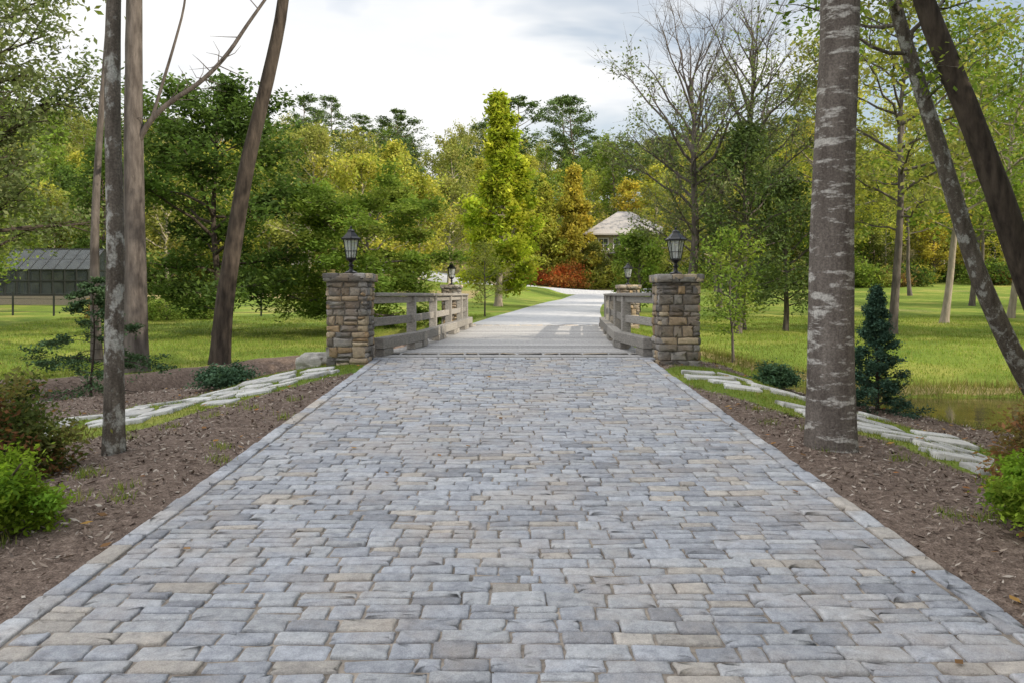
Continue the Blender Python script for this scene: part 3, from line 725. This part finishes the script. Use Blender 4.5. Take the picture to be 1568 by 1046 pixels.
# ---------------------------------------------------------------- greenhouse, house, fence
gh=empty('greenhouse',(-31.6,55.5,gz(-31.6,55.5)))
mb=MB(); W,D_,hw,hr=6.4,4.2,2.25,3.75
for sy in(-1,1):
    for k in range(9):
        x=-W/2+W*k/8; beam(mb,(x,sy*D_/2,0),(x,sy*D_/2,hw),.09,.09); beam(mb,(x,sy*D_/2,hw),(x,0,hr),.09,.09)
    for z in(.55,1.5,hw): beam(mb,(-W/2,sy*D_/2,z),(W/2,sy*D_/2,z),.1,.1)
    beam(mb,(-W/2,sy*D_/4,(hw+hr)/2),(W/2,sy*D_/4,(hw+hr)/2),.06,.05)
beam(mb,(-W/2-.1,0,hr),(W/2+.1,0,hr),.12,.12)
for sx in(-1,1):
    for y in(-1.4,-.7,0,.7,1.4): beam(mb,(sx*W/2,y,0),(sx*W/2,y,hw+(hr-hw)*(1-abs(y)/(D_/2))),.07,.07)
    beam(mb,(sx*W/2,-D_/2,hw),(sx*W/2,D_/2,hw),.08,.08)
mb.obj('steel_frame',M_fence,gh,False)
M_gg,_nt,_b=newmat('greenhouse_glass',.25,.25); _n=noise(_nt,1.5,3); _nt.links.new(ramp(_nt,_n.outputs[0],[(.3,(.02,.026,.03)),(.7,(.05,.06,.065))]).outputs[0],_b.inputs['Base Color']); _b.inputs['Alpha'].default_value=.78
mb=MB()
for sy in(-1,1):
    s=sy*D_/2; mb.add([(-W/2,s,.5),(W/2,s,.5),(W/2,s,hw),(-W/2,s,hw)],[[0,1,2,3]]); mb.add([(-W/2,s,hw+.02),(W/2,s,hw+.02),(W/2,0,hr+.02),(-W/2,0,hr+.02)],[[0,1,2,3]])
for sx in(-1,1): mb.add([(sx*W/2,-D_/2,.5),(sx*W/2,D_/2,.5),(sx*W/2,D_/2,hw),(sx*W/2,0,hr),(sx*W/2,-D_/2,hw)],[[0,1,2,3,4]])
mb.obj('glazing',M_gg,gh,False)
mb=MB(); box(mb,(0,-D_/2,.1),(W+.1,.22,.8)); box(mb,(0,D_/2,.1),(W+.1,.22,.8)); box(mb,(-W/2,0,.1),(.22,D_-.23,.8)); box(mb,(W/2,0,.1),(.22,D_-.23,.8)); mb.obj('stone_base',M_mortar,gh,False)

M_wall=flatmat('house_siding',(.36,.30,.23),(.43,.37,.29),2,.9,.2)
M_roof=flatmat('roof_shingle',(.28,.26,.245),(.41,.38,.355),5,.9,.2,.5,.03,(1,1,4))
M_trim=flatmat('white_trim',(.72,.71,.68),(.8,.79,.77),5,.6,.3)
M_win=flatmat('window_glass',(.02,.025,.03),(.05,.06,.07),1,.1,.8)
hz=gz(14.5,106)
hs=empty('country_house',(14.6,106,hz)); 
mb=MB(); box(mb,(.4,0,2.2),(8.6,8,6.3)); box(mb,(-5.0,-1.2,1.1),(3.0,5,3.6)); mb.obj('walls',M_wall,hs,False)
def hip(mb,cx,cy,z,w,d,h,rl,ov=.6):
    a,b_=w/2+ov,d/2+ov
    V=[(cx-a,cy-b_,z),(cx+a,cy-b_,z),(cx+a,cy+b_,z),(cx-a,cy+b_,z),(cx-rl/2,cy,z+h),(cx+rl/2,cy,z+h)]
    mb.add(V,[[0,1,5,4],[2,3,4,5]]); mb.add(V,[[1,2,5],[3,0,4]]); 
    mb.add([(v[0],v[1],v[2]-.18) for v in V[:4]],[[3,2,1,0]])
    W_=[V[0],V[1],V[2],V[3]]; lo=[(v[0],v[1],v[2]-.18) for v in W_]
    for k in range(4): mb.add([W_[k],W_[(k+1)%4],lo[(k+1)%4],lo[k]],[[3,2,1,0]])
mb=MB(); hip(mb,.3,0,5.25,9.6,8,3.3,1.6,1.1); hip(mb,-5.0,-1.2,2.95,3.0,5,1.3,.4,.5); mb.obj('roof',M_roof,hs,False)
mt=MB();mw=MB()
for (x,z,w,h,yf) in((-2.9,3.9,1.1,1.5,-4),(-.9,3.9,1.3,1.5,-4),(1.5,3.9,1.1,1.5,-4),(3.5,3.9,1.1,1.5,-4),(-2.7,1.3,1.1,1.8,-4),(-.4,1.3,1.6,1.8,-4),(2.5,1.3,1.4,1.8,-4),(-5.2,1.6,1.2,1.4,-3.7)):
    box(mw,(x,yf-.03,z),(w,.05,h)); t=.10
    for s in(-1,1): box(mt,(x+s*(w/2+t/2),yf-.05,z),(t,.12,h+2*t)); box(mt,(x,yf-.05,z+s*(h/2+t/2)),(w-.004,.12,t))
    box(mt,(x,yf-.07,z),(.05,.04,h-.01)); box(mt,(x,yf-.066,z),(w-.01,.03,.05))
mt.obj('window_trim',M_trim,hs,False); mw.obj('windows',M_win,hs,False)
mb=MB(); box(mb,(.8,-4.9,2.78),(6.4,1.75,.2)); mb.obj('porch_roof',M_roof,hs,False)
for (x,y,s) in((9.6,98,1.4),(12.5,99,1.5),(17,99,1.9),(20,99,1.7),(15.2,99,1.6)): plant('yard_shrub',bush_v[random.choice((0,1,3))],x,y,None,random.uniform(0,6),s)
dt=grow(6.2,.1,2.0,.1,'egg',24,6,50,.14,.25,G_olive,40,bark=M_bark_far)
for (x,y,s) in((16.8,99.5,1.05),(13.6,100,.75),(19.4,98,1.1),(10.4,100,.9)): plant('dogwood_tree',dt,x,y,None,random.uniform(0,6),s)

fe=empty('wire_fence'); mb=MB(); FX=np.arange(-46,-6.4,2.2); prev=None
for x in FX:
    y=41-.04*(x+6); z=gz(x,y); box(mb,(x,y,z+.55),(.07,.07,1.35))
    if prev is not None:
        for h in(.2,.55,.88,1.17): tube(mb,[(prev[0],prev[1],prev[2]+h),(x,y,z+h)],.011,4)
    prev=(x,y,z)
mb.obj('posts_and_wires',M_fence,fe,False)

# ---------------------------------------------------------------- grass, mulch, litter
def blades(mb,x,y,h,w,pal):
    n=len(x); z=hgt(x,y); a=rng.uniform(0,6.28,n); le=rng.normal(0,.35,(n,2))*h[:,None]
    P=np.stack([x,y,z-.01],-1); d=np.stack([np.cos(a),np.sin(a),np.zeros(n)],-1)*w[:,None]
    T=P+np.stack([le[:,0],le[:,1],h],-1)
    c=palette_col(pal,n)*rng.uniform(.65,1.25,(n,1))*(.9+.2*np.sin(x*.5+1.3*np.sin(y*.35))*np.sin(y*.6))[:,None]; mb.add(np.stack([P-d,P+d,T],1).reshape(-1,3),np.arange(3*n).reshape(n,3),np.repeat(c,3,0))
GP=((.19,.275,.045),(.135,.215,.036),(.26,.31,.06),(.33,.31,.12))
mb=MB()
n=190000; x=rng.uniform(-9,7.5,n); y=rng.uniform(5.5,14.8,n); s=stripd(x,y)
k=(s<rng.uniform(-.3,.25,n))&(np.abs(x)>2.56); x=x[k];y=y[k]; blades(mb,x,y,rng.uniform(.02,.06,len(x)),rng.uniform(.003,.007,len(x)),GP)
n=220000; x=rng.uniform(-22,24,n); y=17+24*rng.random(n)**1.5
k=(np.abs(x)<.68*y)&(mulchmask(x,y)<.4)&(hgt(x,y)>-.55)&(np.abs(x-road_c(y))>3.0); x=x[k];y=y[k]; blades(mb,x,y,rng.uniform(.04,.09,len(x))*(1+y*.01),rng.uniform(.006,.012,len(x)),GP)
n=22000; x=rng.uniform(5.5,16,n); sd=rng.choice([-1,1],n); y=yc(x)+sd*rng.uniform(2.7,5.0,n); blades(mb,x,y,rng.uniform(.06,.16,n)*(1+.9*(sd>0)),rng.uniform(.005,.010,n),((.24,.22,.08),(.17,.2,.05),(.3,.25,.12),(.13,.18,.04)))
for k in range(60):
    sx=random.choice((-1,1)); cx=sx*random.uniform(2.6,4.5); cy=random.uniform(3.5,13); m=60; blades(mb,cx+rng.normal(0,.06,m),cy+rng.normal(0,.06,m),rng.uniform(.03,.1,m),rng.uniform(.003,.006,m),GP)
mb.obj('lawn_grass',M_leaf,None,False)
def attrmat(name):
    m=bpy.data.materials.new(name); m.use_nodes=True; nt=m.node_tree; nt.nodes.remove(nt.nodes['Principled BSDF'])
    d=N(nt,'ShaderNodeBsdfDiffuse'); nt.links.new(attr(nt),d.inputs['Color']); nt.links.new(d.outputs[0],nt.nodes['Material Output'].inputs['Surface']); return m
M_chip=attrmat('bark_chip')
mb=MB(); n=130000; x=rng.uniform(-10,9,n); y=rng.uniform(1.5,18.5,n); k=(np.abs(x)>HW+.03+.05*rng.random(n))&(mulchmask(x,y)>.6)&(np.abs(x)<.7*y+1.5)&(rng.random(n)<np.clip(9/y,.3,1)); x=x[k];y=y[k]; n=len(x)
C=np.stack([x,y,hgt(x,y)+rng.uniform(0,.022,n)],-1); leaves(mb,C,rng.uniform(.010,.03,n)*(1+y*.03),palette_col(((.12,.088,.072),(.21,.16,.13),(.30,.245,.20),(.42,.37,.32),(.07,.05,.042)),n),w=.3,flat=.35)
mb.obj('bark_mulch',M_chip,None,False)
mb=MB(); n=900; x=rng.uniform(-8,8,n); y=rng.uniform(3,18,n); onr=(np.abs(x)<2.5)
k=(~onr|(rng.random(n)<.09))&(y<14.5+8*(np.abs(x)>3)); x=x[k];y=y[k];n=len(x)
z=np.where(np.abs(x)<2.5,slope*(y-4)+.018,hgt(x,y)+.03)
leaves(mb,np.stack([x,y,z],-1),.034,palette_col(((.40,.17,.06),(.32,.18,.09),(.45,.27,.09),(.22,.13,.07)),n),w=.6,flat=.7); mb.obj('fallen_leaves',M_leaf,None,False)

# ---------------------------------------------------------------- light, sky, camera
EL=math.radians(28); AZ=math.radians(116)
S=Vector((math.sin(AZ)*math.cos(EL),math.cos(AZ)*math.cos(EL),math.sin(EL)))
sun=bpy.data.lights.new('sun','SUN'); sun.energy=5.0; sun.angle=math.radians(.5); sun.color=(1,.90,.72)
so=bpy.data.objects.new('sun',sun); so.rotation_euler=S.to_track_quat('Z','Y').to_euler(); link(so)
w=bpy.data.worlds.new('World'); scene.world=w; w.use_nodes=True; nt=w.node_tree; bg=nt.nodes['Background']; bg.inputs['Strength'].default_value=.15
sk=N(nt,'ShaderNodeTexSky',sky_type='NISHITA'); sk.sun_disc=False; sk.sun_elevation=EL; sk.sun_rotation=AZ; sk.air_density=1.2; sk.dust_density=1.2
tc=N(nt,'ShaderNodeTexCoord'); n=noise(nt,2.2,5,tc.outputs['Generated'],.52,(1,1,3.0)); n.inputs['Distortion'].default_value=.5
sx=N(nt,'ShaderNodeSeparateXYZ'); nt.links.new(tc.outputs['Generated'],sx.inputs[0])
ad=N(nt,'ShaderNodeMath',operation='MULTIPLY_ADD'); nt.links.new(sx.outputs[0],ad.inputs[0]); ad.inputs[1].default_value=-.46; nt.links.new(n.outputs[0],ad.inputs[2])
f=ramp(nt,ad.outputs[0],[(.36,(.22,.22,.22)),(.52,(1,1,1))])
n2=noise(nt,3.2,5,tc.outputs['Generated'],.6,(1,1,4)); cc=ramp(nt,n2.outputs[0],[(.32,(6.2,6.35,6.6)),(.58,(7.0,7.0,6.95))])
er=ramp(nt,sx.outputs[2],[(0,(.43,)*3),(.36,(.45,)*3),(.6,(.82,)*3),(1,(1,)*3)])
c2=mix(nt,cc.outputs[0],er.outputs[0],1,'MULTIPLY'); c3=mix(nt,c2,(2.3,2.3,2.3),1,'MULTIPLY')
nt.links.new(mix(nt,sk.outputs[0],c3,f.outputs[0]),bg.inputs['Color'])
cam=bpy.data.cameras.new('camera'); cam.lens=28; cam.sensor_width=36; cam.shift_y=-.0453; cam.clip_end=3000; cam.clip_start=.05
co=bpy.data.objects.new('camera',cam); co.location=(0,0,1.6); co.rotation_euler=(math.radians(90),0,0); link(co); scene.camera=co
scene.view_settings.view_transform='Standard'; scene.view_settings.look='None'; scene.view_settings.exposure=0
